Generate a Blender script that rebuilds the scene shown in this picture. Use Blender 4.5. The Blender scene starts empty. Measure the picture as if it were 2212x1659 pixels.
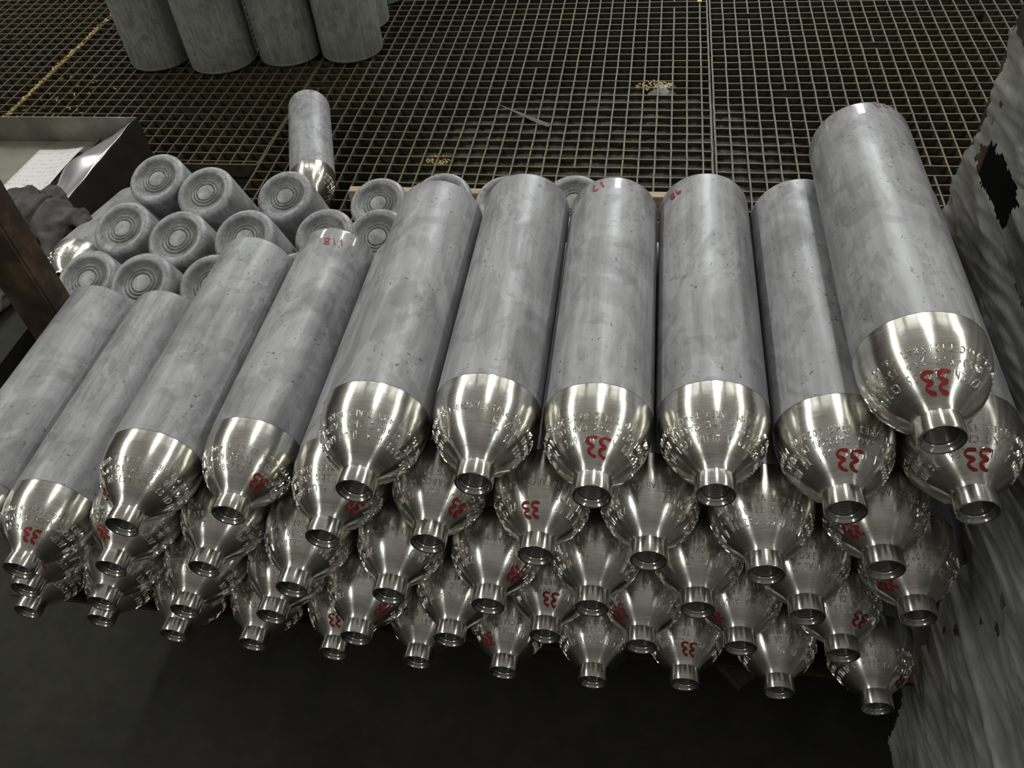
import bpy, bmesh, math, random
from mathutils import Matrix, Vector, noise as mnoise
PI = math.pi
scene = bpy.context.scene
COL = scene.collection
random.seed(7)

# ---------------------------------------------------------------- camera
cam_d = bpy.data.cameras.new('camera')
cam = bpy.data.objects.new('camera', cam_d)
COL.objects.link(cam)
cam_d.sensor_width = 36.0
cam_d.lens = 1822.68 / 2212 * 36.0
cam_d.clip_start = 0.02
R = Matrix(((0.987606, -0.052494, 0.147918), (0.139041, 0.729845, -0.669324), (-0.072821, 0.681594, 0.728098)))
cam.matrix_world = Matrix.Translation((0.8304, -0.4427, 1.0306)) @ R.to_4x4()
scene.camera = cam

# ---------------------------------------------------------------- world and lights
world = bpy.data.worlds.new('hall')
scene.world = world
world.use_nodes = True
bg = world.node_tree.nodes['Background']
# the hall around: a pale lit ceiling above, dimmer walls and floor toward the horizon
wt = world.node_tree
w_tc = wt.nodes.new('ShaderNodeTexCoord'); w_sp = wt.nodes.new('ShaderNodeSeparateXYZ'); w_r = wt.nodes.new('ShaderNodeValToRGB')
wt.links.new(w_tc.outputs['Generated'], w_sp.inputs[0]); wt.links.new(w_sp.outputs[2], w_r.inputs[0]); wt.links.new(w_r.outputs[0], bg.inputs[0])
w_r.color_ramp.elements[0].position = 0.0; w_r.color_ramp.elements[0].color = (0.045, 0.041, 0.034, 1)
w_r.color_ramp.elements[1].position = 0.75; w_r.color_ramp.elements[1].color = (0.225, 0.218, 0.198, 1)
bg.inputs[1].default_value = 1.0

def lamp(name, loc, sx, sy, power, color=(0.97, 1.0, 0.93), rot=(0, 0, 0)):
    l = bpy.data.lights.new(name, 'AREA')
    l.shape = 'RECTANGLE'; l.size = sx; l.size_y = sy
    l.energy = power; l.color = color
    o = bpy.data.objects.new(name, l); COL.objects.link(o)
    o.location = loc; o.rotation_euler = rot
    o['label'] = 'unseen hall light, overhead tubes and far end'; o['category'] = 'lamp'
    return o
# three lengthwise rows of ceiling tubes
LAMPS = []
for y in (-3.4, -1.2, 1.0, 3.2, 5.4): LAMPS.append(((-2.9, y, 3.3), 0.24, 1.7, 42))
for y in (1.6, 3.8, 6.0): LAMPS.append(((1.05, y, 3.1), 0.12, 1.7, 20))
for y in (-3.4, -1.2, 1.0, 3.2, 5.4): LAMPS.append(((4.1, y, 3.2), 0.18, 1.7, 24))
for x in (-1.3, 0.0, 1.3, 2.6, 3.9): LAMPS.append(((x, 3.15, 3.2), 1.0, 0.2, 9))
for n, (loc, sx, sy, pw) in enumerate(LAMPS):
    lamp('ceiling_lamp', loc, sx, sy, pw)
lamp('far_light', (1.2, 7.5, 3.5), 0.8, 2.6, 120, (0.95, 0.97, 1.0), rot=(math.radians(-70), 0, 0))  # unseen far light, placed and sized for highlights on the base rims

vs = scene.view_settings
vs.view_transform = 'Standard'; vs.look = 'None'; vs.exposure = 0.0; vs.gamma = 1.0; vs.use_curve_mapping = False

# ---------------------------------------------------------------- node helpers
def mat(name):
    m = bpy.data.materials.new(name); m.use_nodes = True
    nt = m.node_tree; b = nt.nodes['Principled BSDF']
    return m, nt, b
def N(nt, kind, **kw):
    n = nt.nodes.new(kind)
    for k, v in kw.items():
        if k.startswith('i_'):
            key = k[2:]
            n.inputs[int(key) if key.isdigit() else key.replace('_', ' ')].default_value = v
        else: setattr(n, k, v)
    return n
def coords(nt, scale=(1, 1, 1), rnd=True):
    tc = N(nt, 'ShaderNodeTexCoord'); mp = N(nt, 'ShaderNodeMapping')
    mp.inputs['Scale'].default_value = scale
    nt.links.new(tc.outputs['Object'], mp.inputs[0])
    if rnd:
        oi = N(nt, 'ShaderNodeObjectInfo'); ml = N(nt, 'ShaderNodeMath', operation='MULTIPLY'); ml.inputs[1].default_value = 37.0
        cb = N(nt, 'ShaderNodeCombineXYZ')
        nt.links.new(oi.outputs['Random'], ml.inputs[0])
        for i in range(3): nt.links.new(ml.outputs[0], cb.inputs[i])
        nt.links.new(cb.outputs[0], mp.inputs['Location'])
    return mp.outputs[0]
def noise(nt, vec, scale, detail=4, rough=0.55, dist=0.0):
    n = N(nt, 'ShaderNodeTexNoise'); n.inputs['Scale'].default_value = scale; n.inputs['Detail'].default_value = detail
    n.inputs['Roughness'].default_value = rough; n.inputs['Distortion'].default_value = dist
    nt.links.new(vec, n.inputs['Vector']); return n.outputs[0]
def ramp(nt, fac, stops):
    r = N(nt, 'ShaderNodeValToRGB'); el = r.color_ramp.elements
    el[0].position, el[0].color = stops[0][0], (*stops[0][1], 1)
    el[1].position, el[1].color = stops[-1][0], (*stops[-1][1], 1)
    for p, c in stops[1:-1]:
        e = el.new(p); e.color = (*c, 1)
    nt.links.new(fac, r.inputs[0]); return r.outputs[0]
def mix(nt, fac, a, b, mode='MIX'):
    m = N(nt, 'ShaderNodeMix', data_type='RGBA', blend_type=mode)
    for v, k in ((fac, 0), (a, 6), (b, 7)):
        if isinstance(v, (int, float)): m.inputs[k].default_value = v
        elif isinstance(v, tuple): m.inputs[k].default_value = (*v, 1)
        else: nt.links.new(v, m.inputs[k])
    return m.outputs[2]
def bump(nt, b, h, strength, dist):
    n = N(nt, 'ShaderNodeBump'); n.inputs['Strength'].default_value = strength; n.inputs['Distance'].default_value = dist
    nt.links.new(h, n.inputs['Height']); nt.links.new(n.outputs[0], b.inputs['Normal'])
def g(v): return (v, v, v)

# dull oxidised aluminium
def make_dull(name, base=(0.252, 0.249, 0.268)):
    m, nt, b = mat(name)
    v = coords(nt, (1, 1, 0.55)); vs_ = coords(nt, (1, 1, 0.09)); vf = coords(nt)
    n1 = noise(nt, v, 11, 5, 0.5, 2.2)
    n2 = noise(nt, vs_, 130, 4, 0.6)
    n3 = noise(nt, vf, 55, 6, 0.62, 0.4)
    lo = tuple(c * 0.58 for c in base); hi = tuple(c * 1.42 for c in base)
    c = ramp(nt, n1, [(0.32, lo), (0.43, base), (0.49, base), (0.505, hi), (0.58, hi), (0.66, base)])
    c = mix(nt, 0.38, c, ramp(nt, n3, [(0.3, tuple(x * .7 for x in base)), (0.7, tuple(x * 1.3 for x in base))]))
    c = mix(nt, 0.28, c, ramp(nt, n2, [(0.35, g(0.12)), (0.65, g(0.42))]))
    # greasy darker handling smears with soft outlines
    n6 = noise(nt, coords(nt, (1, 1, .8)), 24, 4, .55, 1.0)
    c = mix(nt, ramp(nt, n6, [(0.56, g(0)), (0.60, g(.38))]), c, tuple(x * .5 for x in base))
    # small dark pits
    n4 = noise(nt, vf, 190, 2, 0.5)
    pit = ramp(nt, n4, [(0.66, g(0)), (0.70, g(1))])
    msk = ramp(nt, noise(nt, vf, 16, 2), [(0.48, g(0)), (0.55, g(0.9))])
    pm = mix(nt, 1.0, pit, msk, 'MULTIPLY')
    c = mix(nt, pm, c, (0.07, 0.075, 0.08))
    nt.links.new(c, b.inputs['Base Color'])
    b.inputs['Metallic'].default_value = 0.10
    r = ramp(nt, n1, [(0.35, g(0.55)), (0.6, g(0.40))]); nt.links.new(r, b.inputs['Roughness'])
    bump(nt, b, n3, 0.12, 0.001)
    return m
DULL = make_dull('dull_aluminium')
DULL_BIG = make_dull('dull_greenish_aluminium', (0.20, 0.212, 0.18))
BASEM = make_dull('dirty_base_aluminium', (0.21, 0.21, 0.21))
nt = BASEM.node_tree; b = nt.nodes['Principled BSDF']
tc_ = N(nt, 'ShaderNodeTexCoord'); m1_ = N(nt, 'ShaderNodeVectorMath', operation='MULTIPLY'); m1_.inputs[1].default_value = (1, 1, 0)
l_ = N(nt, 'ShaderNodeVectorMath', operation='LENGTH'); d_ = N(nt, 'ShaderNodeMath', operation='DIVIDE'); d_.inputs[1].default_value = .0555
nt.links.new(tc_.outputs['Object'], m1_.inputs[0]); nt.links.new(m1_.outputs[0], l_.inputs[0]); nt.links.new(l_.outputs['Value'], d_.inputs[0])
ring_tone = ramp(nt, d_.outputs[0], [(0.27, g(1)), (0.30, g(.45)), (0.34, g(.95)), (0.40, g(.45)), (0.44, g(.95)), (0.51, g(.45)), (0.55, g(.9)), (0.62, g(.62)), (0.70, g(.66)), (0.76, g(1))])  # darker bands in the pressed rings and dish of the base
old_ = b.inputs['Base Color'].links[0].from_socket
nt.links.new(mix(nt, 1.0, old_, ring_tone, 'MULTIPLY'), b.inputs['Base Color'])

# lathe turned bright aluminium
ANROT = 0.25
def make_bright():
    m, nt, b = mat('turned_aluminium')
    v = coords(nt, (0.05, 0.05, 1)); vf = coords(nt)
    n = noise(nt, v, 900, 3, 0.6)
    c = ramp(nt, n, [(0.3, (0.64, 0.635, 0.61)), (0.7, (0.88, 0.875, 0.85))])
    st = ramp(nt, noise(nt, vf, 40, 4), [(0.35, (0.78, 0.76, 0.70)), (0.6, (0.97, 0.97, 0.95))])
    c = mix(nt, 1.0, c, st, 'MULTIPLY')
    nt.links.new(c, b.inputs['Base Color'])
    b.inputs['Metallic'].default_value = 1.0
    b.inputs['Roughness'].default_value = 0.24
    b.inputs['Anisotropic'].default_value = 0.80
    b.inputs['Anisotropic Rotation'].default_value = ANROT
    t = N(nt, 'ShaderNodeTangent', direction_type='RADIAL', axis='Z')
    nt.links.new(t.outputs[0], b.inputs['Tangent'])
    bump(nt, b, n, 0.10, 0.0004)
    return m
BRIGHT = make_bright()
def simple(name, col, rough=0.5, metal=0.0, bumpv=None, var=0.25, scale=30, spec=None):
    m, nt, b = mat(name)
    v = coords(nt, rnd=False); n = noise(nt, v, scale, 5)
    c = ramp(nt, n, [(0.3, tuple(x * (1 - var) for x in col)), (0.7, tuple(min(1, x * (1 + var)) for x in col))])
    nt.links.new(c, b.inputs['Base Color']); b.inputs['Roughness'].default_value = rough; b.inputs['Metallic'].default_value = metal
    if spec is not None: b.inputs['Specular IOR Level'].default_value = spec
    if bumpv: bump(nt, b, n, bumpv, 0.003)
    return m
FACE = simple('neck_face_metal', (0.42, 0.42, 0.40), 0.18, 1.0, None, 0.1)
BORE = simple('dark_bore_metal', (0.24, 0.24, 0.23), 0.22, 1.0, None, 0.2)  # bore metal a darker grey than the turned neck
STAMP = simple('stamped_letter_metal', (0.88, 0.87, 0.83), 0.14, 1.0, None, 0.1)
STAMP_SHADE = simple('recess_shade_metal', (0.13, 0.125, 0.11), 0.35, 1.0, None, 0.1)  # dark letter fill: shading of the stamped recesses put into the colour
RED = simple('red_marker_ink', (0.29, 0.010, 0.014), 0.5, 0.0, None, 0.25, 120)
PINK = simple('faded_red_marker_ink', (0.30, 0.09, 0.11), 0.5, 0.0, None, 0.25, 120)
BLACKINK = simple('black_marker_ink', (0.03, 0.03, 0.035), 0.6)

# ---------------------------------------------------------------- mesh helpers
def link(name, me, m=None, parent=None, smooth=True):
    o = bpy.data.objects.new(name, me); COL.objects.link(o)
    if m: me.materials.append(m)
    if smooth: me.polygons.foreach_set('use_smooth', [True] * len(me.polygons))
    if parent: o.parent = parent
    return o
def mesh(name, vs, fs):
    me = bpy.data.meshes.new(name); me.from_pydata(vs, [], fs); me.update(); return me
def tag(o, label=None, cat=None, group=None, kind=None):
    if label: o['label'] = label
    if cat: o['category'] = cat
    if group: o['group'] = group
    if kind: o['kind'] = kind
    return o
def empty(name, loc=(0, 0, 0), rot=None):
    o = bpy.data.objects.new(name, None); COL.objects.link(o); o.location = loc; o.empty_display_size = 0.03
    if rot: o.rotation_euler = rot
    return o
def lathe(name, prof, seg=72, flip=False):
    """prof: list of (z, r) going along; r==0 closes with a point"""
    vs, fs, rows = [], [], []
    for z, r in prof:
        if r < 1e-7: rows.append([len(vs)]); vs.append((0, 0, z))
        else:
            rows.append(list(range(len(vs), len(vs) + seg)))
            vs += [(r * math.cos(2 * PI * k / seg), r * math.sin(2 * PI * k / seg), z) for k in range(seg)]
    for a, b in zip(rows, rows[1:]):
        for k in range(seg):
            k2 = (k + 1) % seg
            if len(a) == 1: f = (a[0], b[k2], b[k])
            elif len(b) == 1: f = (a[k], a[k2], b[0])
            else: f = (a[k], a[k2], b[k2], b[k])
            fs.append(f[::-1] if flip else f)
    me = mesh(name, vs, fs)
    return me
def boxm(bm, lo, hi, mtx=None):
    vs = [bm.verts.new(Vector((x, y, z)) if mtx is None else mtx @ Vector((x, y, z))) for x in (lo[0], hi[0]) for y in (lo[1], hi[1]) for z in (lo[2], hi[2])]
    for f in ((0, 1, 3, 2), (4, 6, 7, 5), (0, 4, 5, 1), (2, 3, 7, 6), (0, 2, 6, 4), (1, 5, 7, 3)):
        bm.faces.new([vs[i] for i in f])
def bmobj(name, bm, m, parent=None, smooth=False, bevel=0):
    bmesh.ops.recalc_face_normals(bm, faces=bm.faces)
    if bevel: bmesh.ops.bevel(bm, geom=bm.edges[:], offset=bevel, segments=1, affect='EDGES')
    me = bpy.data.meshes.new(name); bm.to_mesh(me); bm.free()
    return link(name, me, m, parent, smooth)
def box(name, lo, hi, m, parent=None, bevel=0.0, mtx=None):
    bm = bmesh.new(); boxm(bm, lo, hi, mtx); return bmobj(name, bm, m, parent, False, bevel)

# ---------------------------------------------------------------- the gas cylinder
LEN = 0.458
# distance from neck face -> radius
PROF = [(0.0, .0180), (.0009, .0189), (.0165, .0189), (.0178, .0190), (.0195, .0199), (.022, .0219), (.0255, .0256), (.030, .0308),
        (.035, .0359), (.040, .0400), (.045, .0434), (.050, .0462), (.056, .0490), (.063, .0516), (.070, .0534), (.078, .0547), (.086, .0552), (.094, .0555)]
def rad(t):
    if t <= 0: return PROF[0][1]
    if t >= .094:
        if t > LEN - .010: 
            u = (t - (LEN - .010)) / .010; return .0555 - .010 * (1 - math.sqrt(max(0, 1 - u * u)))
        return .0555
    for (a, ra), (b, rb) in zip(PROF, PROF[1:]):
        if a <= t <= b: return ra + (rb - ra) * (t - a) / (b - a)
    return .0555
def smooth_prof(pts, n=3):
    # Catmull-Rom refinement
    out = []
    for i in range(len(pts) - 1):
        p0 = pts[max(i - 1, 0)]; p1 = pts[i]; p2 = pts[i + 1]; p3 = pts[min(i + 2, len(pts) - 1)]
        for k in range(n):
            u = k / n
            out.append(tuple(0.5 * (2 * p1[j] + (-p0[j] + p2[j]) * u + (2 * p0[j] - 5 * p1[j] + 4 * p2[j] - p3[j]) * u * u + (-p0[j] + 3 * p1[j] - 3 * p2[j] + p3[j]) * u ** 3) for j in (0, 1)))
    return out + [pts[-1]]
def base_prof():
    # z, r from base centre outwards (z up from the base plane): pressed rings in a dished bottom
    p = [(.0050, 0), (.0050, .0150), (.0052, .0156), (.0086, .0165), (.0086, .0176), (.0056, .0186), (.0050, .0194), (.0052, .0210), (.0086, .0222), (.0086, .0236),
         (.0056, .0250), (.0050, .0262), (.0052, .0270), (.0084, .0284), (.0084, .0300), (.0062, .0314), (.0050, .0340), (.0030, .0370), (.0010, .0395), (0, .0455)]
    for k in range(1, 9):
        a = k / 8 * PI / 2
        p.append((.010 * (1 - math.cos(a)), .0455 + .010 * math.sin(a)))
    return p
BASE_ME = lathe('base', base_prof()[:21], 72)
BODY_ME = lathe('body', base_prof()[20:] + [(z, .0555) for z in (.014, .030, .05, .12, .2, .28, .34, LEN - .0945)], 72)
SHOULDER_ME = lathe('shoulder', [(LEN - t, r) for t, r in reversed([(.0178, .0190)] + smooth_prof(PROF[3:], 3)[1:])] , 112)
SHOULDER_ME2 = None
NECK_ME = lathe('neck', [(LEN - .0180, .01895), (LEN - .0165, .0189), (LEN - .0009, .0189), (LEN, .0181)], 56)
face_p = [(LEN, .0181), (LEN - .0002, .0166), (LEN - .0008, .0162), (LEN - .0042, .0146), (LEN - .0044, .0136), (LEN - .0052, .0134), (LEN - .0058, .0128)]
FACE_ME = lathe('neck_face', face_p, 56)
thr = [(LEN - .0058, .0128)]
for k in range(14):
    z = LEN - .0068 - .0019 * k
    thr += [(z, .0128), (z - .00095, .0117)]
thr += [(LEN - .038, .0115), (LEN - .09, .0115), (LEN - .091, 0)]
BORE_ME = lathe('threaded_bore', thr, 40)
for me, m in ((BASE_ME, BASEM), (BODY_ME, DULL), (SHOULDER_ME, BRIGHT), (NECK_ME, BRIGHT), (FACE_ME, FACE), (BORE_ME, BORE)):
    me.materials.append(m); me.polygons.foreach_set('use_smooth', [True] * len(me.polygons))
RIM = make_dull('worn_smooth_rim', (0.262, 0.252, 0.274))
RIM.node_tree.nodes['Principled BSDF'].inputs['Coat Weight'].default_value = 1.0
RIM.node_tree.nodes['Principled BSDF'].inputs['Coat Roughness'].default_value = .12
RIM.node_tree.nodes['Principled BSDF'].inputs['Coat IOR'].default_value = 1.9
BODY_RIM_ME = BODY_ME.copy(); BODY_RIM_ME.materials.append(RIM)
for p in BODY_RIM_ME.polygons:
    if p.center.z < .029: p.material_index = 1
# sharp thread ridges
BORE_ME.polygons.foreach_set('use_smooth', [False] * len(BORE_ME.polygons))

def surf(s, t, h):
    """arc s around (metres at that radius), t distance from the neck face, h height above the surface"""
    r = rad(t); dr = (rad(t + .001) - rad(t - .001)) / .002
    nl = math.sqrt(1 + dr * dr)
    a = s / max(r, .01)
    rr = r + h / nl; zz = LEN - t + h * dr / nl
    return (rr * math.cos(a), rr * math.sin(a), zz)

glyph_cache = {}
def glyph(ch):
    if ch in glyph_cache: return glyph_cache[ch]
    cu = bpy.data.curves.new('g', 'FONT'); cu.body = ch; cu.size = 1.0; cu.resolution_u = 2; cu.offset = -0.022; cu.extrude = 0.0
    o = bpy.data.objects.new('g', cu); COL.objects.link(o)
    dg = bpy.context.evaluated_depsgraph_get(); dg.update()
    me = bpy.data.meshes.new_from_object(o.evaluated_get(dg))
    bm = bmesh.new(); bm.from_mesh(me)
    bmesh.ops.remove_doubles(bm, verts=bm.verts, dist=1e-4)
    bmesh.ops.recalc_face_normals(bm, faces=bm.faces)
    for f in bm.faces:
        if f.normal.z < 0: f.normal_flip()
    vs = [v.co.copy() for v in bm.verts]; 
    for i, v in enumerate(bm.verts): v.index = i
    fs = [tuple(v.index for v in f.verts) for f in bm.faces]
    edges = []
    for e in bm.edges:
        if len(e.link_faces) == 1:
            l = e.link_loops[0]; edges.append((l.vert.index, l.link_loop_next.vert.index))
    w = max([v.x for v in vs], default=.3) 
    bm.free(); bpy.data.objects.remove(o); bpy.data.meshes.remove(me); bpy.data.curves.remove(cu)
    glyph_cache[ch] = (vs, fs, edges, w); return glyph_cache[ch]
def text_mesh(name, lines, mtl):
    VS, FS, FILL = [], [], []
    for txt, t0, size, adv, start in lines:
        s = start; rng = random.Random(txt)
        for ch in txt:
            if ch != ' ':
                vs, fs, ed, w = glyph(ch); b = len(VS); n = len(vs)
                jt = rng.uniform(-.0004, .0004); sl = rng.uniform(-.06, .06)
                nrm = [Vector((0, 0)) for _ in vs]
                for i, j in ed:
                    d_ = (vs[j] - vs[i]); m_ = Vector((d_.y, -d_.x))
                    if m_.length > 1e-6: m_.normalize(); nrm[i] += m_; nrm[j] += m_
                for q_ in nrm:
                    if q_.length > 1e-6: q_.normalize()
                used = sorted({i for e_ in ed for i in e_}); idx = {u: q for q, u in enumerate(used)}
                for u in used:
                    v = vs[u]
                    for o_, hh in ((.05, .0000), (0.0, .00085), (-.05, .0000)):
                        px, py = v.x + nrm[u].x * o_, v.y + nrm[u].y * o_
                        x = (px * .86 - sl * py) * size; t = t0 - py * size + jt
                        VS.append(surf((s + x) * rad(t) / rad(t0), t, hh))
                fb = len(VS)
                for v in vs:
                    x = (v.x * .86 - sl * v.y) * size; t = t0 - v.y * size + jt
                    VS.append(surf((s + x) * rad(t) / rad(t0), t, .00034))
                FILL += [tuple(fb + i for i in f) for f in fs]
                for i, j in ed:
                    A_, B_ = b + idx[i] * 3, b + idx[j] * 3
                    FS += [(A_, A_ + 1, B_ + 1, B_), (A_ + 1, A_ + 2, B_ + 2, B_ + 1)]
            s += adv
    me = mesh(name, VS, FS + FILL); me.materials.append(mtl); me.materials.append(STAMP_SHADE)
    for q in range(len(FS), len(FS) + len(FILL)): me.polygons[q].material_index = 1
    return me
SERIALS = ['024567', '024555', '024577', '024538', '024581']
TEXTS = []
for k, sn in enumerate(SERIALS):
    TEXTS.append(text_mesh('stamped_text', [
        ('2.93KG PY215BAR V3.0L 4.4MM TARE2.85KG 2023/08 PW250BAR@60°C', .0600, .0088, .00525, 0.0),
        ('BS5045-8 25P TS-30/60°C 2KG CARBON DIOXIDE', .0505, .0090, .00575, 0.004),
        ('ZX/CN ' + sn + ' CE2880 A ALUM 6061 T6 UT', .0410, .0088, .00575, 0.0)], STAMP))

def ribbon(strokes, width, s0, t0, mtl, name='marker_number', scale=1.0, rot=0.0, squash=1.0):
    """hand drawn strokes: (x,y) in units, drawn on the surface around (s0,t0); y runs toward the neck"""
    VS, FS = [], []
    ca, sa = math.cos(rot), math.sin(rot)
    for st in strokes:
        pts = []
        pts = [Vector(p_) for p_ in smooth_prof(list(st), 6)]
        pts = [Vector((p.x * ca - p.y * sa, (p.x * sa + p.y * ca) * squash)) * scale for p in pts]
        base = len(VS)
        for i, p in enumerate(pts):
            d = (pts[min(i + 1, len(pts) - 1)] - pts[max(i - 1, 0)]).normalized(); nrm = Vector((-d.y, d.x))
            w = width * (0.92 + 0.22 * math.sin(i * .35 + s0 * 300))
            if i in (0, len(pts) - 1): w *= .5
            for sg in (-.5, 0, .5):
                q = p + nrm * w * sg; t = t0 - q.y
                VS.append(surf((s0 + q.x) * rad(t) / rad(t0), t, .0006))
        for i in range(len(pts) - 1):
            for c in (0, 1):
                a = base + i * 3 + c; FS.append((a, a + 1, a + 4, a + 3))
    me = mesh(name, VS, FS); me.materials.append(mtl); me.polygons.foreach_set('use_smooth', [True] * len(me.polygons))
    return me
THREE = [(-.75, 1.05), (-.1, .95), (.45, .6), (.25, .3), (-.35, .05), (.35, -.25), (.55, -.6), (.1, -.95), (-.7, -.85)]
def sh(st, dx, dy=0, k=1): return [(x * k + dx, y * k + dy) for x, y in st]
def marker33(ang, t=.033, scale=.0052, w=.0024, rot=0.0, m=RED):
    r = rad(t)
    return ribbon([sh(THREE, -.85), sh(THREE, .85)], w, ang * r, t, m, scale=scale, rot=rot)
DIG = {
    '1': [[(-.1, 1), (.1, -1)]],
    '8': [[(.4, .8), (-.3, .9), (-.3, .4), (.3, -.2), (.3, -.8), (-.3, -.9), (-.35, -.3), (.3, .3), (.45, .8)]],
    '7': [[(-.5, 1), (.5, .95), (0, -1)]],
    '9': [[(.4, .6), (0, 1), (-.4, .6), (0, .2), (.4, .6), (.3, -1)]],
    '2': [[(-.4, .7), (.1, 1), (.4, .5), (-.5, -.9), (.5, -.9)]],
    '0': [[(0, 1), (-.4, .2), (-.1, -1), (.4, -.3), (.3, .7), (0, 1)]],
    '3': [THREE],
}
def number(txt, ang, t, scale=.009, w=.0024, rot=.25, m=RED):
    st = []
    for i, ch in enumerate(txt):
        for s in DIG[ch]: st.append(sh(s, (i - (len(txt) - 1) / 2) * 1.35))
    return ribbon(st, w, ang * rad(t), t, m, scale=scale, rot=rot)

def put(name, me, parent):
    o = bpy.data.objects.new(name, me); COL.objects.link(o); o.parent = parent; return o
def gas_cylinder(label, group, mtx, text=None, spin=0.0, marks=(), name='gas_cylinder', neck=True, rim=False):
    e = empty(name); e.matrix_world = mtx
    put('body', BODY_RIM_ME if rim else BODY_ME, e); put('base', BASE_ME, e)
    if neck:
        put('shoulder', SHOULDER_ME, e); nk = put('neck', NECK_ME, e)
        put('neck_face', FACE_ME, nk); put('threaded_bore', BORE_ME, nk)
    if text is not None:
        t = put('stamped_text', TEXTS[text], e); t.rotation_euler = (0, 0, spin)
    for me in marks: put('marker_number', me, e)
    tag(e, label, 'cylinder', group)
    return e

AL, BE = -0.014466, 0.011763
A = 0.113306; HZ = 0.095454
SM = Matrix.Rotation(BE, 4, 'Z') @ Matrix.Rotation(AL, 4, 'X')
LYR = Matrix(((1, 0, 0, 0), (0, 0, -1, 0), (0, 1, 0, 0), (0, 0, 0, 1)))      # local z -> world -y, local y -> up
def lying(i, k, off):
    return SM @ Matrix.Translation((i * A, off + LEN, k * HZ)) @ LYR
UP = PI / 2
# rows: layer, first index, neck offsets, dict index -> list of (kind, args)
ROWS = [
    (0, [0, 1, 2, 3, 4, 5, 6, 7, 8, 9, 10], [.0215, .0182, .0065, .0042, .0017, .0006, -.0024, -.0039, .0041, .0045, -.004],
     {4: (UP - .05,), 6: (UP + .75,), 8: (UP - .1,), 10: (UP - 1.15,)}),
    (1, [.5, 1.5, 2.5, 3.5, 4.5, 5.5, 6.5, 7.5, 8.5, 9.5], [.0056, -.0042, -.0048, -.0017, -.02, -.0114, .0036, .0012, .0099, .0114],
     {.5: (UP - .75,), 4.5: (UP - 1.1,), 6.5: (UP - .15,), 7.5: (UP + .95,), 8.5: (UP + 1.1,), 9.5: (UP - .55,)}),
    (2, [0, 1, 2, 3, 4, 5, 6, 7, 8, 9, 10], [-.012, -.0192, -.007, .0026, -.0145, -.0126, -.0153, -.0075, .0007, .0026, .0115],
     {1: (UP - .45,), 2: (UP + .35,), 6: (UP - 1.0,), 10: (UP + 1.15,)}),
    (3, [2.5, 3.5, 4.5, 5.5, 6.5, 7.5, 8.5, 9.5], [-.0087, .016, -.0048, -.0016, -.0068, -.0028, -.0093, .0059],
     {2.5: (UP + 1.1,), 3.5: (UP - 1.0,), 4.5: (UP - 1.05,), 5.5: (UP - .95,), 6.5: (UP + .2,), 9.5: (UP + 1.05,)}),
    (4, [5, 6, 7, 8, 9, 10], [-.0093, .0077, .0015, .0118, .0018, .0106],
     {7: (UP - .1,), 9: (UP + .0,), 10: (UP + .1,)}),
    (5, [9.5], [.0099], {9.5: (UP + .22,)}),
]
ORD = ['first', 'second', 'third', 'fourth', 'fifth', 'sixth', 'seventh', 'eighth', 'ninth', 'tenth', 'eleventh']
ROWN = ['in lowest row', 'in second lowest row', 'in third row up', 'in fourth row up', 'in fifth row up', '']
BASEMARK = {(3, 3.5): ('118', UP - .25, LEN - .036, RED), (4, 7): ('17', UP + .35, LEN - .022, RED), (4, 8): ('98', UP + .75, LEN - .03, RED),
            (5, 9.5): ('120', UP - .30, LEN - .008, PINK)}
for k, idx, offs, marks in ROWS:
    for j, (i, off) in enumerate(zip(idx, offs)):
        ms = []; extra = ''
        if i in marks:
            sc = .0066 if k >= 4 else .0056
            ms.append(marker33(marks[i][0], .0335 if k >= 3 else .032, sc, .0027 if k >= 4 else .0025, m=RED)); extra = ', red 33 on shoulder' if (k, i) not in BASEMARK else ', red 33 on shoulder'
        if (k, i) in BASEMARK:
            tx, an, tt, mm = BASEMARK[(k, i)]
            ms.append(number(tx, an, tt, .0068 if k > 3 else .0075, .0022, m=mm)); extra = (', red %s near base' % tx) if not extra else ', marked red 33 and red %s' % tx
        if k == 5: lab = 'single gas cylinder lying on top of the whole stack, red 33 beside its neck'
        elif j == 0 and k == 2: lab = 'grey cylinder at the far left edge, its neck outside the picture'
        else:
            jj = j if k != 2 else j - 1
            lab = 'gas cylinder %s from left %s%s' % (ORD[jj], ROWN[k], extra)
            if (k == 0 and j == 10) or (k == 1 and j == 9): lab = 'gas cylinder rightmost %s%s' % (ROWN[k], extra)
        rr = random.Random(k * 100 + i * 7)
        spin = rr.uniform(0, 2 * PI)
        if k == 5: spin = UP - 0.85
        if (k, i) == (4, 7): spin = UP - 3.4
        if (k, i) == (4, 5): spin = UP - 3.2
        if (k, i) == (4, 9): spin = UP - 3.6
        if (k, i) == (4, 10): spin = UP - 3.5
        gas_cylinder(lab, 'lying gas cylinders of the front stack', lying(i, k, off), rr.randrange(5) if k < 5 else 1, spin, ms, rim=(k, i) in ((3, 3.5), (4, 7), (5, 9.5)))

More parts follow.
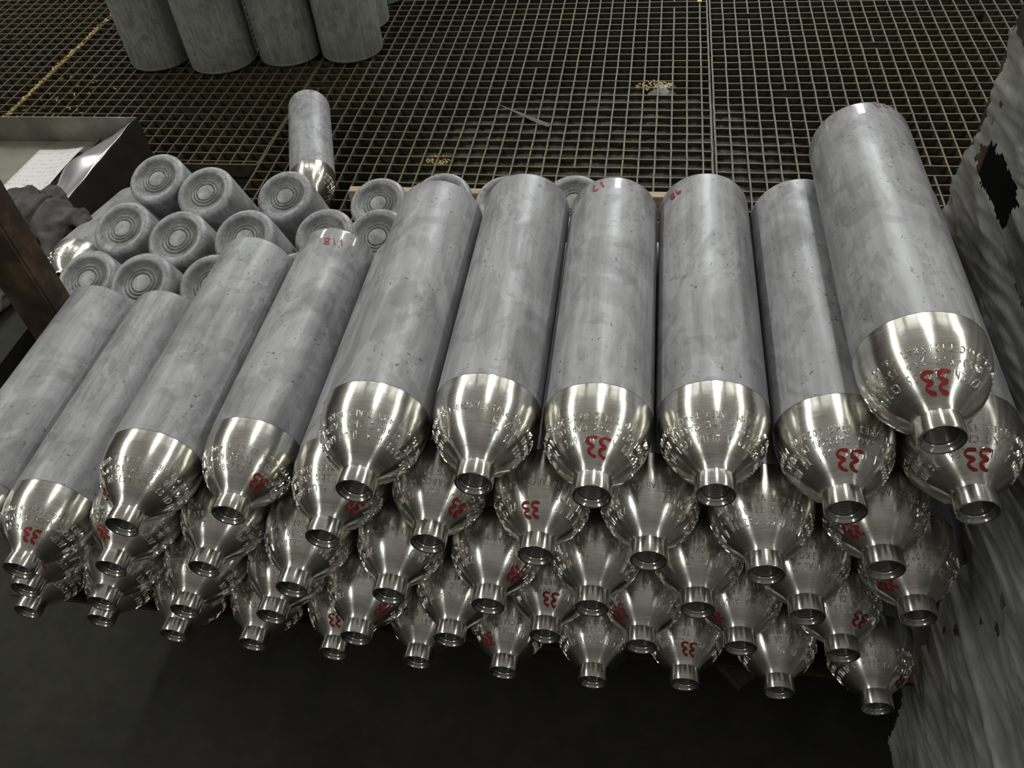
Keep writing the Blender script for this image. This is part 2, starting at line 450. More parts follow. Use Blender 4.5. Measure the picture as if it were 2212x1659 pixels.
# standing neck-down cylinders behind the stack, dished bases up
def axis_mtx(p, ax, spin=0.0):
    z = Vector(ax).normalized(); x = Vector((1, 0, 0)); x = (x - z * x.dot(z)).normalized(); y = z.cross(x)
    m = Matrix.Identity(4)
    for c, vct in enumerate((x, y, z)):
        for r_ in range(3): m[r_][c] = vct[r_]
    m.translation = Vector(p)
    return m @ Matrix.Rotation(spin, 4, 'Z')
STAND = [
    ((-.091, .815, .186), 'in the rear row beside the metal tray, faint red number on side', '120', (.055, .40, -.915)),
    ((.020, .780, .182), 'second from the left in the rear row', None, (.075, .42, -.905)),
    ((.150, .825, .146), 'tilted in front of the lone cylinder on the grating', None, (.04, .44, -.90)),
    ((-.114, .693, .161), 'leftmost of the middle row', None, (.055, .40, -.915)),
    ((.023, .644, .180), 'second from the left in the middle row', None, (.075, .41, -.909)),
    ((.148, .645, .185), 'third from the left in the middle row', None, (.085, .40, -.912)),
    ((.262, .710, .144), 'behind the cylinder marked 118, half hidden by it', None, (.06, .42, -.905)),
    ((-.116, .556, .156), 'leftmost of the front row, beside the rusty post', None, (.055, .39, -.919)),
    ((.017, .516, .187), 'second from the left in the front row', None, (.075, .39, -.917)),
    ((.131, .527, .180), 'half hidden behind the leftmost cylinder of the fourth row up', None, (.075, .39, -.917)),
    ((.262, .565, .160), 'only a sliver showing behind the cylinder marked 118', None, (.06, .39, -.919)),
    ((.325, .84, .124), 'whose dirty base shows beside the wooden board', None, (.01, .36, -.933)),
    ((.374, .676, .171), 'left of the first cylinder of the fifth row up', None, (.02, .40, -.915)),
    ((.462, .800, .165), 'peeping over the first cylinder of the fifth row up', None, (.01, .34, -.94)),
    ((.580, .795, .165), 'peeping over the second cylinder of the fifth row up', None, (.01, .34, -.94)),
    ((.701, .800, .165), 'peeping over the cylinder marked red 17', None, (0, .34, -.94)),
]
for p, where, mk, ax in STAND:
    ms = []; ax = (.05, .40, -.915) if p[0] < .45 else (.02, .36, -.93)
    if mk: ms.append(number(mk, PI * 1.45, LEN - .05, .006, .0014, m=PINK, rot=0))
    gas_cylinder('neck-down gas cylinder ' + where, 'neck-down cylinders behind the stack', axis_mtx(p, ax), marks=ms)

# hidden lying one beside the tray and the lone one on the grating
ZG = -0.1526
GROUP2 = 'gas cylinders lying on the grating'
def lying_free(base, neckdir, **kw): return axis_mtx(base, neckdir, **kw)
lone_dir = Vector((.0953, -.2797, 0)).normalized()
gas_cylinder('gas cylinder lying alone on the open grating, its neck toward the stack', GROUP2,
             axis_mtx(Vector((-.0947, 1.5643, ZG + .0557)) - lone_dir * .02, lone_dir), text=2, spin=2.2, marks=[number('18', 1.2 + PI / 2 * 0, LEN - .012, .006, .0014, m=PINK)])
gas_cylinder('gas cylinder lying between the metal tray and the ringed bases, mostly hidden', GROUP2,
             axis_mtx((-.42, 1.15, -.13), (.085, -.41, .125)), text=0, spin=.5)

# ---------------------------------------------------------------- large standing cylinders
def big_cylinder(label, x, y, r=.1, h=.84, spin=0):
    k = r / .0555
    e = empty('large_gas_cylinder', (x, y, ZG)); tag(e, label, 'cylinder', 'large cylinders standing on the grating')
    prof = [(0, 0), (0, r - .016), (.0005, r - .010), (.003, r - .004), (.008, r - .0008), (.0105, r), (.012, r - .0007), (.014, r), (.1, r), (.3, r), (h - .16, r)]
    b = link('body', lathe('body', prof, 80), DULL_BIG, e)
    s = [(h - .16, r), (h - .13, r * .985), (h - .10, r * .93), (h - .075, r * .82), (h - .055, r * .66), (h - .04, r * .5), (h - .03, r * .37), (h - .025, r * .34)]
    link('shoulder', lathe('shoulder', s, 64), BRIGHT, e)
    link('neck', lathe('neck', [(h - .025, r * .34), (h, r * .34), (h, r * .2), (h - .03, r * .2), (h - .03, 0)], 48), BRIGHT, e)
    e.rotation_euler = (0, 0, spin); return e
big_cylinder('large greenish-grey cylinder standing at the left end of the row on the grating', -.735, 1.985, .098, spin=1)
big_cylinder('large greenish-grey cylinder, nearest of the standing row and second from the left', -.517, 1.972, .105, spin=2)
big_cylinder('large greenish-grey cylinder, third from the left of the standing row', -.308, 2.012, .097, spin=3)
big_cylinder('large greenish-grey cylinder at the right end of the front standing row', -.112, 2.034, .0965, spin=4)
big_cylinder('large cylinder seen as a strip behind the right end of the standing row', -.142, 2.235, .098, spin=5)
big_cylinder('large cylinder at the very back of the standing row, a corner showing at the top', -.125, 2.44, .098, spin=6)

# ---------------------------------------------------------------- floor, grating
m_floor, nt, b = mat('dark_oily_floor')
v = coords(nt, rnd=False)
n1 = noise(nt, v, 3.5, 6); n2 = noise(nt, v, 40, 5)
c = mix(nt, .4, ramp(nt, n1, [(0.3, (.014, .013, .010)), (0.7, (.030, .028, .020))]), ramp(nt, n2, [(0.35, (.012, .012, .009)), (0.7, (.034, .032, .025))]))
nt.links.new(c, b.inputs['Base Color']); b.inputs['Roughness'].default_value = .75; b.inputs['Specular IOR Level'].default_value = .25
bump(nt, b, n2, .3, .002)
floor = box('floor', (-3.5, -2.0, -.30), (3.8, 5.0, -.262), m_floor); tag(floor, kind='structure')

m_sl, nt, b = mat('wet_sludge')
v = coords(nt, rnd=False)
n1 = noise(nt, v, 9, 4); n2 = noise(nt, v, 110, 5, .7)
c = ramp(nt, n1, [(0.3, (.020, .017, .011)), (0.55, (.030, .027, .018)), (0.75, (.045, .034, .016))])
nt.links.new(c, b.inputs['Base Color'])
rr_ = ramp(nt, n1, [(0.40, g(.6)), (0.5, g(.07))]); nt.links.new(rr_, b.inputs['Roughness'])
bump(nt, b, n2, 1.0, .03)
sl = box('floor', (-2.4, 1.075, -.262), (2.4, 4.2, ZG - .046), m_sl); tag(sl, kind='structure')
sl2 = box('floor', (-2.4, .60, -.262), (-.495, 1.075, ZG), m_floor); tag(sl2, kind='structure')
sl3 = box('floor', (-2.4, 1.075, ZG - .0455), (-.495, 1.38, ZG), m_floor); tag(sl3, kind='structure')

m_gr, nt, b = mat('moulded_grating')
v = coords(nt, rnd=False)
n1 = noise(nt, v, 2.2, 4); n2 = noise(nt, v, 30, 5); n3 = noise(nt, v, 120, 3)
c = ramp(nt, n1, [(0.35, (.100, .091, .063)), (0.5, (.105, .090, .054)), (0.62, (.125, .098, .046))])
c = mix(nt, ramp(nt, n2, [(0.4, g(0)), (0.6, g(.7))]), c, (.055, .052, .04))
c = mix(nt, ramp(nt, n3, [(0.62, g(0)), (0.7, g(.4))]), c, (.22, .17, .07))
# dirtier browner grating toward the left end of the hall
tc = N(nt, 'ShaderNodeTexCoord'); sx = N(nt, 'ShaderNodeSeparateXYZ'); nt.links.new(tc.outputs['Object'], sx.inputs[0])
ad = N(nt, 'ShaderNodeMath', operation='MULTIPLY_ADD'); ad.inputs[1].default_value = -.45; ad.inputs[2].default_value = .30
nt.links.new(sx.outputs[0], ad.inputs[0])
a2 = N(nt, 'ShaderNodeMath', operation='ADD'); nt.links.new(ad.outputs[0], a2.inputs[0]); nt.links.new(n1, a2.inputs[1])
c = mix(nt, ramp(nt, a2.outputs[0], [(0.62, g(0)), (0.95, g(.85))]), c, (.060, .038, .014))
nt.links.new(c, b.inputs['Base Color']); b.inputs['Roughness'].default_value = .62
bump(nt, b, n2, .25, .001)
m_grs = simple('shaded_grating_side', (.034, .027, .015), .8, 0, .3, .4, 40, .2)  # bar sides coloured dark for the shade inside the cells
P_, Q_ = .039738, .040262
def grating(label, x0, x1, y0, y1, xs, yoff, broken, seed):
    """one moulded panel; xs: x of its inner lengthwise bars"""
    rng = random.Random(seed); VS, FS = [], []
    def seg(ax, ay, bx, by, w):
        dx, dy = bx - ax, by - ay; L = math.hypot(dx, dy); nx, ny = -dy / L * w / 2, dx / L * w / 2
        zt = ZG + rng.uniform(-.0006, .0006); zb = ZG - .036; k = .72
        b = len(VS)
        for (px, py) in ((ax, ay), (bx, by)):
            for s in (1, -1): VS.append((px + nx * s * k, py + ny * s * k, zt))
            for s in (1, -1): VS.append((px + nx * s * 1.1, py + ny * s * 1.1, zb))
        FS.extend([(b, b + 1, b + 5, b + 4), (b, b + 4, b + 6, b + 2), (b + 1, b + 3, b + 7, b + 5), (b, b + 2, b + 3, b + 1), (b + 4, b + 5, b + 7, b + 6)])
    ys = []; y = yoff
    while y < y1 - .01:
        if y > y0 + .01: ys.append(y)
        y += Q_
    xs = [x for x in xs if x0 + .008 < x < x1 - .008]
    gx = [x0] + xs + [x1]; gy = [y0] + ys + [y1]
    J = {}
    def nd(i, j):
        if (i, j) not in J: J[(i, j)] = (gx[i] + rng.uniform(-.0006, .0006), gy[j] + rng.uniform(-.0009, .0009))
        return J[(i, j)]
    for i in range(len(gx)):
        for j in range(len(gy)):
            edge_x = i in (0, len(gx) - 1); edge_y = j in (0, len(gy) - 1)
            if j + 1 < len(gy) and (edge_x or rng.random() > broken):
                seg(*nd(i, j), *nd(i, j + 1), .0066 if edge_x else .0060)
            if i + 1 < len(gx) and (edge_y or rng.random() > broken * .6):
                seg(*nd(i, j), *nd(i + 1, j), .0062 if edge_y else .0052)
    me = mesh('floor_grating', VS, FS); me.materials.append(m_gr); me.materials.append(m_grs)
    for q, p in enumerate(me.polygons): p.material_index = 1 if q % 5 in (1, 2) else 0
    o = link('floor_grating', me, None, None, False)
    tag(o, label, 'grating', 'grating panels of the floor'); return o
X0, Y0 = .92066, 2.32087
xs_all = [X0 + k * P_ for k in range(-90, 2)]
yo = Y0 - 50 * Q_
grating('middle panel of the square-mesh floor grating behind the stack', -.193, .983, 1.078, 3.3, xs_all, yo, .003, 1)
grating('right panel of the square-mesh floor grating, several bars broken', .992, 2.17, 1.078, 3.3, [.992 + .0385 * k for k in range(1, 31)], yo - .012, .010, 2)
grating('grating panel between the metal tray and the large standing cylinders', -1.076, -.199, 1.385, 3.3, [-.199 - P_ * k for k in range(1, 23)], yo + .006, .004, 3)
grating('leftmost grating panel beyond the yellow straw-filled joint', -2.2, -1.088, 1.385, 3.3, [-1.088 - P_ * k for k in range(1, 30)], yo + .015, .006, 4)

# wet sludge standing in the cells of the middle panel
m_wets, nt, b = mat('glinting_wet_sludge')
v = coords(nt, rnd=False)
n1 = noise(nt, v, 14, 4); n2 = noise(nt, v, 130, 4, .7)
nt.links.new(ramp(nt, n1, [(0.3, (.022, .021, .015)), (0.7, (.060, .056, .042))]), b.inputs['Base Color'])
nt.links.new(ramp(nt, n2, [(0.4, g(.10)), (0.6, g(.35))]), b.inputs['Roughness'])
bump(nt, b, n2, .8, .006)
VS, FS = [], []; nx_, ny_ = 190, 150
for i in range(nx_ + 1):
    for j in range(ny_ + 1):
        x = -.15 + 1.85 * i / nx_; y = 1.082 + 1.05 * j / ny_
        k_ = max(0, 1 - ((x - .72) / .72) ** 2) * max(0, 1 - ((y - 1.35) / .72) ** 2)
        h_ = -.043 + .030 * min(1, k_ * 1.6) + .006 * mnoise.noise(Vector((x * 14, y * 14, 2))) + .0045 * mnoise.noise(Vector((x * 55, y * 55, 7)))
        VS.append((x, y, ZG + min(-.010, h_)))
for i in range(nx_):
    for j in range(ny_):
        a = i * (ny_ + 1) + j; FS.append((a, a + ny_ + 1, a + ny_ + 2, a + 1))
slo = link('wet_sludge', mesh('wet_sludge', VS, FS), m_wets)
tag(slo, 'glinting dark wet sludge standing in the cells of the middle grating panel', 'sludge', None, 'stuff')

# ---------------------------------------------------------------- steel rack / crate that holds the stack
m_rust, nt, b = mat('rusty_steel')
v = coords(nt, rnd=False)
n1 = noise(nt, v, 22, 6, .6); n2 = noise(nt, v, 90, 4)
c = ramp(nt, n1, [(0.35, (.022, .012, .007)), (0.5, (.045, .024, .012)), (0.62, (.085, .05, .022)), (0.7, (.05, .04, .028))])
nt.links.new(c, b.inputs['Base Color']); b.inputs['Roughness'].default_value = .8; b.inputs['Metallic'].default_value = .1
bump(nt, b, n2, .4, .001)
m_dark = simple('dark_steel', (.016, .014, .011), .7, .2, .3, .4, 18)
m_wood, nt, b = mat('pine_board')
v = coords(nt, (1.2, 14, 14), rnd=True); n1 = noise(nt, v, 9, 5, .6, .8); n2 = noise(nt, coords(nt), 12, 3)
c = ramp(nt, n1, [(0.3, (.26, .19, .11)), (0.7, (.46, .36, .23))])
c = mix(nt, ramp(nt, n2, [(0.45, g(0)), (0.65, g(.6))]), c, (.19, .145, .10))
nt.links.new(c, b.inputs['Base Color']); b.inputs['Roughness'].default_value = .7; bump(nt, b, n1, .2, .001)
m_void = simple('void_black', (.004, .004, .004), .9, 0, None, .2, 20, .05)  # near-black colour for the unlit hollow behind the film
rack = empty('steel_rack', (.57, .25, -.262)); tag(rack, 'rusty steel rack with corner posts and wooden back board holding the cylinders', 'rack')
def rb(name, lo, hi, m, bevel=.0015):
    o = box(name, [a - b_ for a, b_ in zip(lo, (.57, .25, -.262))], [a - b_ for a, b_ in zip(hi, (.57, .25, -.262))], m, rack, bevel); return o
rb('deck', (-.09, .072, -.064), (1.25, .47, -.0575), m_rust)
rb('front_beam', (-.09, .26, -.262), (1.25, .28, -.0645), m_dark)
rb('back_beam', (-.09, .44, -.262), (1.25, .455, -.0645), m_dark)
# L-shaped rear left post
rb('post', (-.122, .402, -.262), (-.060, .408, .62), m_rust)
rb('post', (-.066, .4085, -.262), (-.060, .452, .62), m_rust)
rb('post', (1.300, .690, -.262), (1.36, .750, .95), m_rust)
rb('hollow_backing', (1.300, -.36, -.262), (1.306, .689, .47), m_void)  # added black sheet standing in for the dark hollow behind the tear
p1 = rb('plank', (.18, 1.052, -.058), (.965, 1.072, 0.0), m_wood); p2 = rb('plank', (.18, 1.050, -.135), (.965, 1.071, -.0615), m_wood)
p3 = rb('plank', (.18, 1.052, -.205), (.965, 1.073, -.140), m_wood)
for x in (.30, .80): rb('batten', (x, 1.0735, -.262), (x + .03, 1.0745, -.01), m_wood, 0)
rb('foot', (.2, 1.055, -.262), (.26, 1.072, -.2055), m_wood); rb('foot', (.88, 1.055, -.262), (.94, 1.072, -.2055), m_wood)
# wooden offcut sticking out below the bottom row
off = box('wood_offcut', (-.05, -.05, -.006), (.05, .05, .006), simple('dirty_offcut', (.06, .045, .03), .8, 0, .3, .4, 40), None, .001)
off.location = (.985, .118, -.0705); off.rotation_euler = (0, 0, math.radians(42))
tag(off, 'dirty brown wood offcut poking out under the bottom row of necks', 'wood')

# ---------------------------------------------------------------- sheet-metal tray with paper
m_tray, nt, b = mat('galvanised_sheet')
v = coords(nt, rnd=False); n1 = noise(nt, v, 7, 5); n2 = noise(nt, v, 60, 4)
c = ramp(nt, n1, [(0.35, (.10, .095, .075)), (0.6, (.25, .235, .20))]); nt.links.new(c, b.inputs['Base Color'])
b.inputs['Metallic'].default_value = .75; nt.links.new(ramp(nt, n1, [(0.3, g(.5)), (0.7, g(.34))]), b.inputs['Roughness'])
m_crum, nt, b = mat('bright_crumpled_sheet')
b.inputs['Base Color'].default_value = (.78, .75, .80, 1); b.inputs['Metallic'].default_value = .9; b.inputs['Roughness'].default_value = .33
tray = empty('sheet_metal_tray', (-.85, 1.15, ZG)); tag(tray, 'open sheet-metal tray with dented bright side, on the grating at the left', 'tray')
def tb(name, lo, hi, m, bevel=.0008):
    return box(name, [a - b_ for a, b_ in zip(lo, (-.85, 1.15, ZG))], [a - b_ for a, b_ in zip(hi, (-.85, 1.15, ZG))], m, tray, bevel)
TZ = -.03
tb('bottom', (-1.30, .905, -.104), (-.512, 1.407, -.1015), m_tray)
tb('back_wall', (-1.30, 1.4075, ZG + .001), (-.503, 1.4095, TZ), m_tray)
tb('front_wall', (-1.30, .900, ZG + .001), (-.503, .902, TZ - .01), m_tray)
tb('left_wall', (-1.302, .9025, ZG + .001), (-1.3005, 1.407, TZ), m_tray)
tb('right_wall', (-.503, .902, ZG + .001), (-.5015, 1.4095, TZ + .0005), m_dark)
# back flange leaning inward
bm = bmesh.new()
# crumpled inner flap
nu, nv = 40, 16; VS, FS = [], []
for i in range(nu + 1):
    for j in range(nv + 1):
        u, w_ = i / nu, j / nv
        y = .905 + .50 * u
        x = -.505 - .165 * w_ * (1 - .35 * max(0, u - .7) / .3) - (.02 * math.sin(u * 9) * w_)
        z = TZ - .0705 * w_ ** .8 + .012 * math.sin(w_ * PI) * (1 + .8 * math.sin(u * 11 + 1) ) + .014 * math.exp(-((u - .62) / .06) ** 2) * math.sin(w_ * PI)
        z += .004 * mnoise.noise(Vector((u * 6, w_ * 4, 1)))
        VS.append((x + .85, y - 1.15, max(z, -.1005) - ZG))
for i in range(nu):
    for j in range(nv):
        a = i * (nv + 1) + j; FS.append((a, a + 1, a + nv + 2, a + nv + 1))
fl = link('dented_flap', mesh('dented_flap', VS, FS), m_crum, tray)
fl.modifiers.new('s', 'SOLIDIFY').thickness = .0008
tag(fl, 'bright crumpled inner side')
bm.free()
# paper
m_pap, nt, b = mat('written_paper')
v = coords(nt, rnd=False); w1 = N(nt, 'ShaderNodeTexWave'); w1.inputs['Scale'].default_value = 17; w1.bands_direction = 'Y'; w1.inputs['Distortion'].default_value = 1.0
nt.links.new(v, w1.inputs['Vector']); n2 = noise(nt, coords(nt, (1, .35, 1), False), 160, 4, .7)
ink = mix(nt, 1.0, ramp(nt, w1.outputs[1], [(0.45, g(0)), (0.75, g(1))]), ramp(nt, n2, [(0.5, g(0)), (0.62, g(.75))]), 'MULTIPLY')
c = mix(nt, ink, (.62, .60, .60), (.27, .26, .29)); nt.links.new(c, b.inputs['Base Color']); b.inputs['Roughness'].default_value = .6
VS, FS = [], []
for i in range(13):
    for j in range(15):
        u, w_ = i / 12, j / 14
        x = -.838 + (.135) * u; y = 1.19 + .225 * w_
        x += .0 + .0 * w_
        z = -.0995 + .004 * math.sin(w_ * 3) * u + .010 * u ** 3 + .006 * (1 - w_) * (1 - u) ** 2
        VS.append((x, y, z))
for i in range(12):
    for j in range(14):
        a = i * 15 + j; FS.append((a, a + 15, a + 16, a + 1))
pp = link('paper_sheet', mesh('paper_sheet', VS, FS), m_pap); pp.modifiers.new('s', 'SOLIDIFY').thickness = .0006
pp.location = (.045, -.055, 0)
tag(pp, 'white sheet of handwritten paper lying in the metal tray', 'paper')
# flat bar beside the paper
bm = bmesh.new(); boxm(bm, (-.006, -.15, 0), (.006, .15, .003)); boxm(bm, (-.005, .15, 0), (.005, .158, .003))
sb = bmobj('flat_bar', bm, simple('dull_strip', (.10, .10, .09), .5, .6), None, False, .0006)
sb.location = (-.660, 1.255, -.0985); sb.rotation_euler = (0, 0, math.radians(-6)); tag(sb, 'thin dull metal strip lying beside the paper in the tray', 'strip')

# ---------------------------------------------------------------- glove and rag
m_glove, nt, b = mat('grey_knit')
v = coords(nt, rnd=False); n1 = noise(nt, v, 28, 5); n2 = noise(nt, v, 700, 2)
c = ramp(nt, n1, [(0.3, (.045, .040, .038)), (0.7, (.115, .105, .105))]); nt.links.new(c, b.inputs['Base Color']); b.inputs['Roughness'].default_value = .95
b.inputs['Specular IOR Level'].default_value = .1
bump(nt, b, n2, .5, .0008)
def skin_obj(name, chains, m, sub=2):
    """chains: list of lists of (x,y,z,r); first vertex of later chains joins nearest earlier vertex"""
    bm = bmesh.new(); lay = bm.verts.layers.skin.verify(); allv = []
    for ci, ch in enumerate(chains):
        prev = None
        if ci:
            p = Vector(ch[0][:3]); prev = min(allv, key=lambda v_: (v_.co - p).length)
            ch = ch[1:]
        for (x, y, z, r) in ch:
            v_ = bm.verts.new((x, y, z)); v_[lay].radius = (r, r * .62 if r > .02 else r * .85); allv.append(v_)
            if prev: bm.edges.new((prev, v_))
            elif ci == 0 and len(allv) == 1: v_[lay].use_root = True
            prev = v_
    me = bpy.data.meshes.new(name); bm.to_mesh(me); bm.free()
    o = bpy.data.objects.new(name, me); COL.objects.link(o); me.materials.append(m)
    sk = o.modifiers.new('skin', 'SKIN'); sk.use_smooth_shade = True
    sb_ = o.modifiers.new('sub', 'SUBSURF'); sb_.levels = sub; sb_.render_levels = sub
    return o
gl = skin_obj('work_glove', [
    [(-.630, .985, .004, .040), (-.585, .965, .008, .056), (-.530, .940, .010, .062), (-.480, .930, .008, .058), (-.440, .920, .004, .046)],
    [(-.440, .920, .004, .046), (-.405, .930, .000, .028), (-.388, .915, -.006, .024), (-.375, .900, -.016, .018)],
    [(-.440, .920, .004, .046), (-.440, .870, -.008, .026), (-.432, .820, -.035, .021), (-.425, .775, -.065, .016)],
    [(-.530, .940, .010, .06), (-.525, .990, .012, .024), (-.495, 1.000, .012, .020), (-.465, .985, .006, .016)],
    [(-.480, .930, .008, .05), (-.490, .870, -.012, .030), (-.475, .835, -.035, .022)],
], m_glove)
tx = bpy.data.textures.new('folds', 'CLOUDS'); tx.noise_scale = .035
dm = gl.modifiers.new('folds', 'DISPLACE'); dm.texture = tx; dm.strength = .040; dm.mid_level = .5
tag(gl, 'dark grey knitted work glove draped over the corner of the metal tray', 'glove')
bm = bmesh.new(); bmesh.ops.create_icosphere(bm, subdivisions=5, radius=1)
for v_ in bm.verts:
    p = v_.co.copy(); n_ = mnoise.fractal(p * 1.3 + Vector((3, 1, 5)), 1.0, 2.0, 4); f_ = abs(mnoise.noise(p * 2.2 + Vector((0, 4, 0))))
    s_ = 1 + .28 * n_ - .25 * f_
    v_.co = Vector((p.x * .085 * s_, p.y * .095 * s_, max(p.z * .06 * s_, -.03)))
rg = bmobj('crumpled_rag', bm, simple('dirty_pale_cloth', (.16, .155, .145), .95, 0, .4, .45, 14, .1), None, True)
rg.location = (-.655, .84, -.230); tag(rg, 'crumpled pale dirty rag on the floor left of the rusty post', 'rag')
rg.location = (-.66, .80, ZG + .031)

# ---------------------------------------------------------------- stretch film on the right side
m_film, nt, b = mat('stretch_film')
v = coords(nt, (1, .07, 1.2), False); n1 = noise(nt, v, 70, 5, .6, .3); n2 = noise(nt, coords(nt, rnd=False), 9, 5)
nt.links.new(ramp(nt, n2, [(0.35, (.23, .23, .225)), (0.65, (.40, .395, .38))]), b.inputs['Base Color'])
b.inputs['Roughness'].default_value = .16; b.inputs['Specular IOR Level'].default_value = .9
al = mix(nt, .5, ramp(nt, n1, [(0.35, g(.65)), (0.6, g(1))]), ramp(nt, n2, [(0.3, g(.6)), (0.7, g(.98))]))
nt.links.new(al, b.inputs['Alpha'])
bump(nt, b, n1, .3, .003)
m_film.blend_method = 'HASHED' if hasattr(m_film, 'blend_method') else None
def inside(poly, x, y):
    c_ = False; j = len(poly) - 1
    for i in range(len(poly)):
        xi, yi = poly[i]; xj, yj = poly[j]
        if (yi > y) != (yj > y) and x < (xj - xi) * (y - yi) / (yj - yi) + xi: c_ = not c_
        j = i
    return c_
OUT = [(.512, .600), (.508, .58), (.49, .53), (.495, .47), (.512, .435), (.512, .379), (.50, .30), (.30, .25), (.17, .235), (.139, .202), (.121, .123), (.115, .044),
       (.102, -.016), (.082, -.05), (.092, -.09), (.073, -.136), (.053, -.199), (.012, -.187), (-.02, -.215), (-.06, -.19), (-.10, -.22), (-.2, -.20), (-.36, -.215), (-.42, .1), (-.42, .600)]
HOLE = [(0.461, 0.5), (0.447, 0.498), (0.463, 0.484), (0.478, 0.458), (0.46, 0.458), (0.449, 0.454), (0.42, 0.454), (0.374, 0.451), (0.291, 0.434), (0.262, 0.434), (0.226, 0.436), (0.168, 0.449),
        (0.253, 0.511), (0.313, 0.499), (0.332, 0.497), (0.359, 0.503), (0.378, 0.504), (0.41, 0.506), (0.422, 0.499)]
SMALL = [(.456, .539, .006), (.465, .512, .004), (.502, .504, .004), (.429, .502, .004), (.472, .475, .005), (.02, .20, .006), (.06, .11, .008), (.085, .07, .006), (.05, .16, .005), (.09, .14, .006), (.03, .24, .007)]
def film(name, xb, out, hole, y0, y1, z0, z1, st, small=(), wav=.016, seed=0):
    ny = int((y1 - y0) / st); nz = int((z1 - z0) / st); VS, FS, ids = [], [], {}
    def ok(y, z):
        jy = .006 * mnoise.noise(Vector((y * 60, z * 60, seed))) + .003 * mnoise.noise(Vector((y * 190, z * 190, seed + 5)))
        jz = .006 * mnoise.noise(Vector((y * 60, z * 60, seed + 9))) + .003 * mnoise.noise(Vector((y * 190, z * 190, seed + 2)))
        y += jy; z += jz
        if not inside(out, y, z): return False
        if hole and inside(hole, y, z): return False
        return all((y - a) ** 2 + (z - b_) ** 2 > c_ * c_ for a, b_, c_ in small)
    def vid(i, j):
        if (i, j) not in ids:
            y = y0 + i * st; z = z0 + j * st
            w_ = wav * mnoise.noise(Vector((y * 2.5, z * 9, seed))) + wav * .5 * mnoise.noise(Vector((y * 5, z * 30, seed + 3))) + .0034 * mnoise.noise(Vector((y * 12, z * 105 + y * 30, seed)))
            flare = .05 * max(0, -z - .02) if z < 0 else 0
            ids[(i, j)] = len(VS); VS.append((xb + abs(w_) - flare * .0, y, z))
        return ids[(i, j)]
    for i in range(ny):
        for j in range(nz):
            if ok(y0 + (i + .5) * st, z0 + (j + .5) * st):
                FS.append((vid(i, j), vid(i + 1, j), vid(i + 1, j + 1), vid(i, j + 1)))
    o = link(name, mesh(name, VS, FS), m_film); return o
f1 = film('stretch_film', 1.198, OUT, HOLE, -.44, .53, -.24, .80, .0032, SMALL)
tag(f1, 'torn grey stretch film hanging down the right side of the stack', 'plastic film')
f2 = film('stretch_film', 1.232, [(.43, .36), (.41, .43), (.385, .47), (.36, .505), (.215, .50), (-.3, .5), (-.3, -.1), (.44, -.1)], None, -.3, .53, -.1, .51, .006, (), .012, 4)
tag(f2, 'olive-tinted inner layer of stretch film seen through the tear', 'plastic film')

# ---------------------------------------------------------------- debris on the grating
bm = bmesh.new()
n = 14; prev = None
a_, b_ = Vector((.405, 1.70, 0)), Vector((.560, 1.588, 0))
for i in range(n + 1):
    u = i / n; p = a_.lerp(b_, u); w_ = .0012 + .0066 * min(1, u * 1.4) * (1 if u < .93 else .5); d_ = (b_ - a_).normalized(); nn = Vector((-d_.y, d_.x, 0))
    j = .0012 * mnoise.noise(Vector((u * 9, 0, 0)))
    row = [bm.verts.new(p + nn * (w_ + j) + Vector((0, 0, ZG + .0012))), bm.verts.new(p + Vector((0, 0, ZG + .0012 + w_ * .7))), bm.verts.new(p - nn * (w_ - j) + Vector((0, 0, ZG + .0012)))]
    if prev:
        for q in (0, 1): bm.faces.new((prev[q], prev[q + 1], row[q + 1], row[q]))
        bm.faces.new((prev[2], prev[0], row[0], row[2]))
    else: bm.faces.new(row)
    prev = row
bm.faces.new(prev[::-1])
sp = bmobj('splinter', bm, simple('grey_splinter', (.13, .12, .10), .7), None, False); tag(sp, 'long grey splinter lying across the middle grating panel', 'splinter')
m_yel = simple('straw_yellow_residue', (.32, .22, .07), .6, 0, .4, .5, 60)
m_wet = simple('wet_grey_residue', (.10, .095, .075), .15, 0, .8, .4, 120)
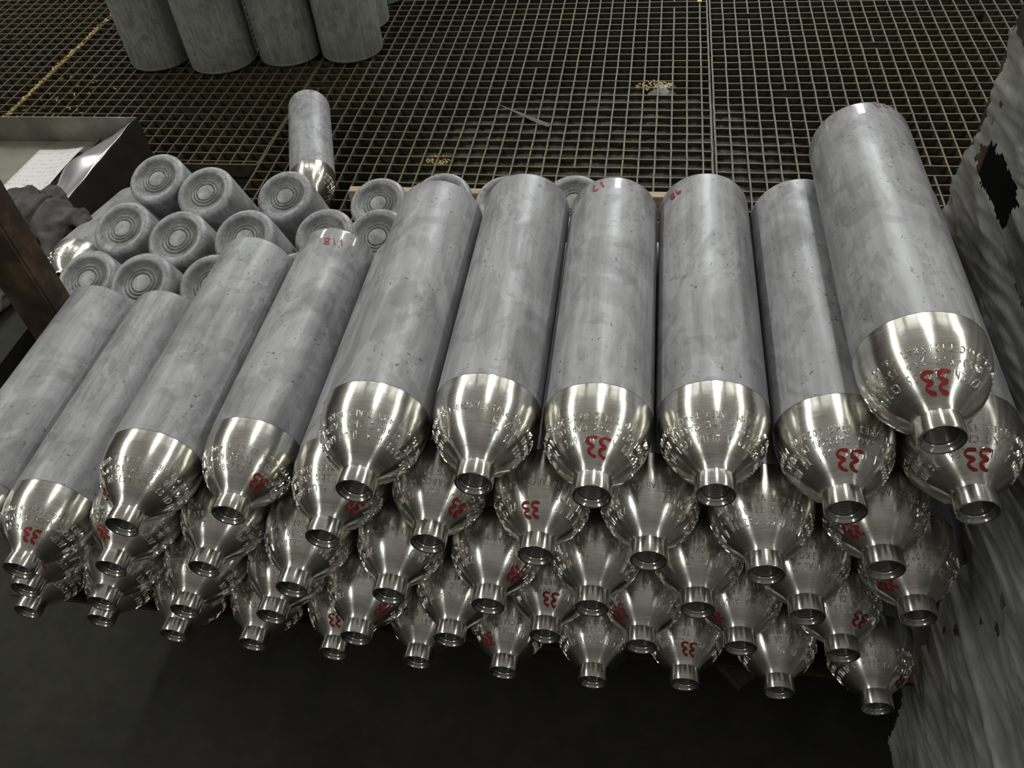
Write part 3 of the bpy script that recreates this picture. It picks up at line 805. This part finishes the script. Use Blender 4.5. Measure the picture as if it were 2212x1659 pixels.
def crumbs(name, label, cx, cy, rx, ry, n, s, m, z=ZG, seed=0):
    rng = random.Random(seed); bm = bmesh.new()
    for _ in range(n):
        a = rng.uniform(0, 2 * PI); q = math.sqrt(rng.random()); px, py = cx + rx * q * math.cos(a), cy + ry * q * math.sin(a)
        L, W, H = s * rng.uniform(.6, 2.2), s * rng.uniform(.2, .6), s * rng.uniform(.2, .5)
        mt = Matrix.Translation((px, py, z + H * .5)) @ Matrix.Rotation(rng.uniform(0, PI), 4, 'Z') @ Matrix.Rotation(rng.uniform(-.3, .3), 4, 'Y')
        boxm(bm, (-L, -W, -H), (L, W, H), mt)
    o = bmobj(name, bm, m); tag(o, label, 'debris', None, 'stuff'); return o
crumbs('yellow_crumbs', 'yellow straw-like residue around the clogged cells of the middle grating panel', .83, 1.815, .05, .028, 70, .0035, m_yel, ZG - .003, 1)
VS, FS = [], []
for i in range(21):
    for j in range(15):
        u, w_ = i / 20 - .5, j / 14 - .5; e_ = max(0, 1 - (u * u + w_ * w_) * 4)
        VS.append((.852 + u * .08, 1.805 + w_ * .07, ZG - .012 + .013 * e_ + .004 * mnoise.noise(Vector((u * 20, w_ * 20, 3))) * (e_ > 0)))
for i in range(20):
    for j in range(14):
        a = i * 15 + j; FS.append((a, a + 15, a + 16, a + 1))
ol = link('oily_lump', mesh('oily_lump', VS, FS), m_wet); ol.modifiers.new('s', 'SOLIDIFY').thickness = .003
tag(ol, 'wet grey lump of residue clogging cells of the middle grating panel', 'debris')
crumbs('straw_tuft', 'tuft of yellow straw caught in the grating just behind the stack', .285, 1.425, .030, .022, 60, .003, m_yel, ZG - .006, 2)
crumbs('straw_line', 'line of yellow straw in the joint of the leftmost grating panel', -1.082, 1.95, .006, .42, 150, .0045, m_yel, ZG, 3)
crumbs('left_debris', 'scattered pale crumbs on the brownish left grating', -.95, 1.72, .16, .16, 60, .003, m_yel, ZG, 4)
yc = box('yellow_chip', (-.007, -.010, 0), (.007, .010, .004), simple('yellow_paint', (.55, .38, .08), .6), None, .0008)
yc.location = (.960, 2.36, ZG + .0008); tag(yc, 'small bright yellow chip beside the panel joint at the top', 'chip')
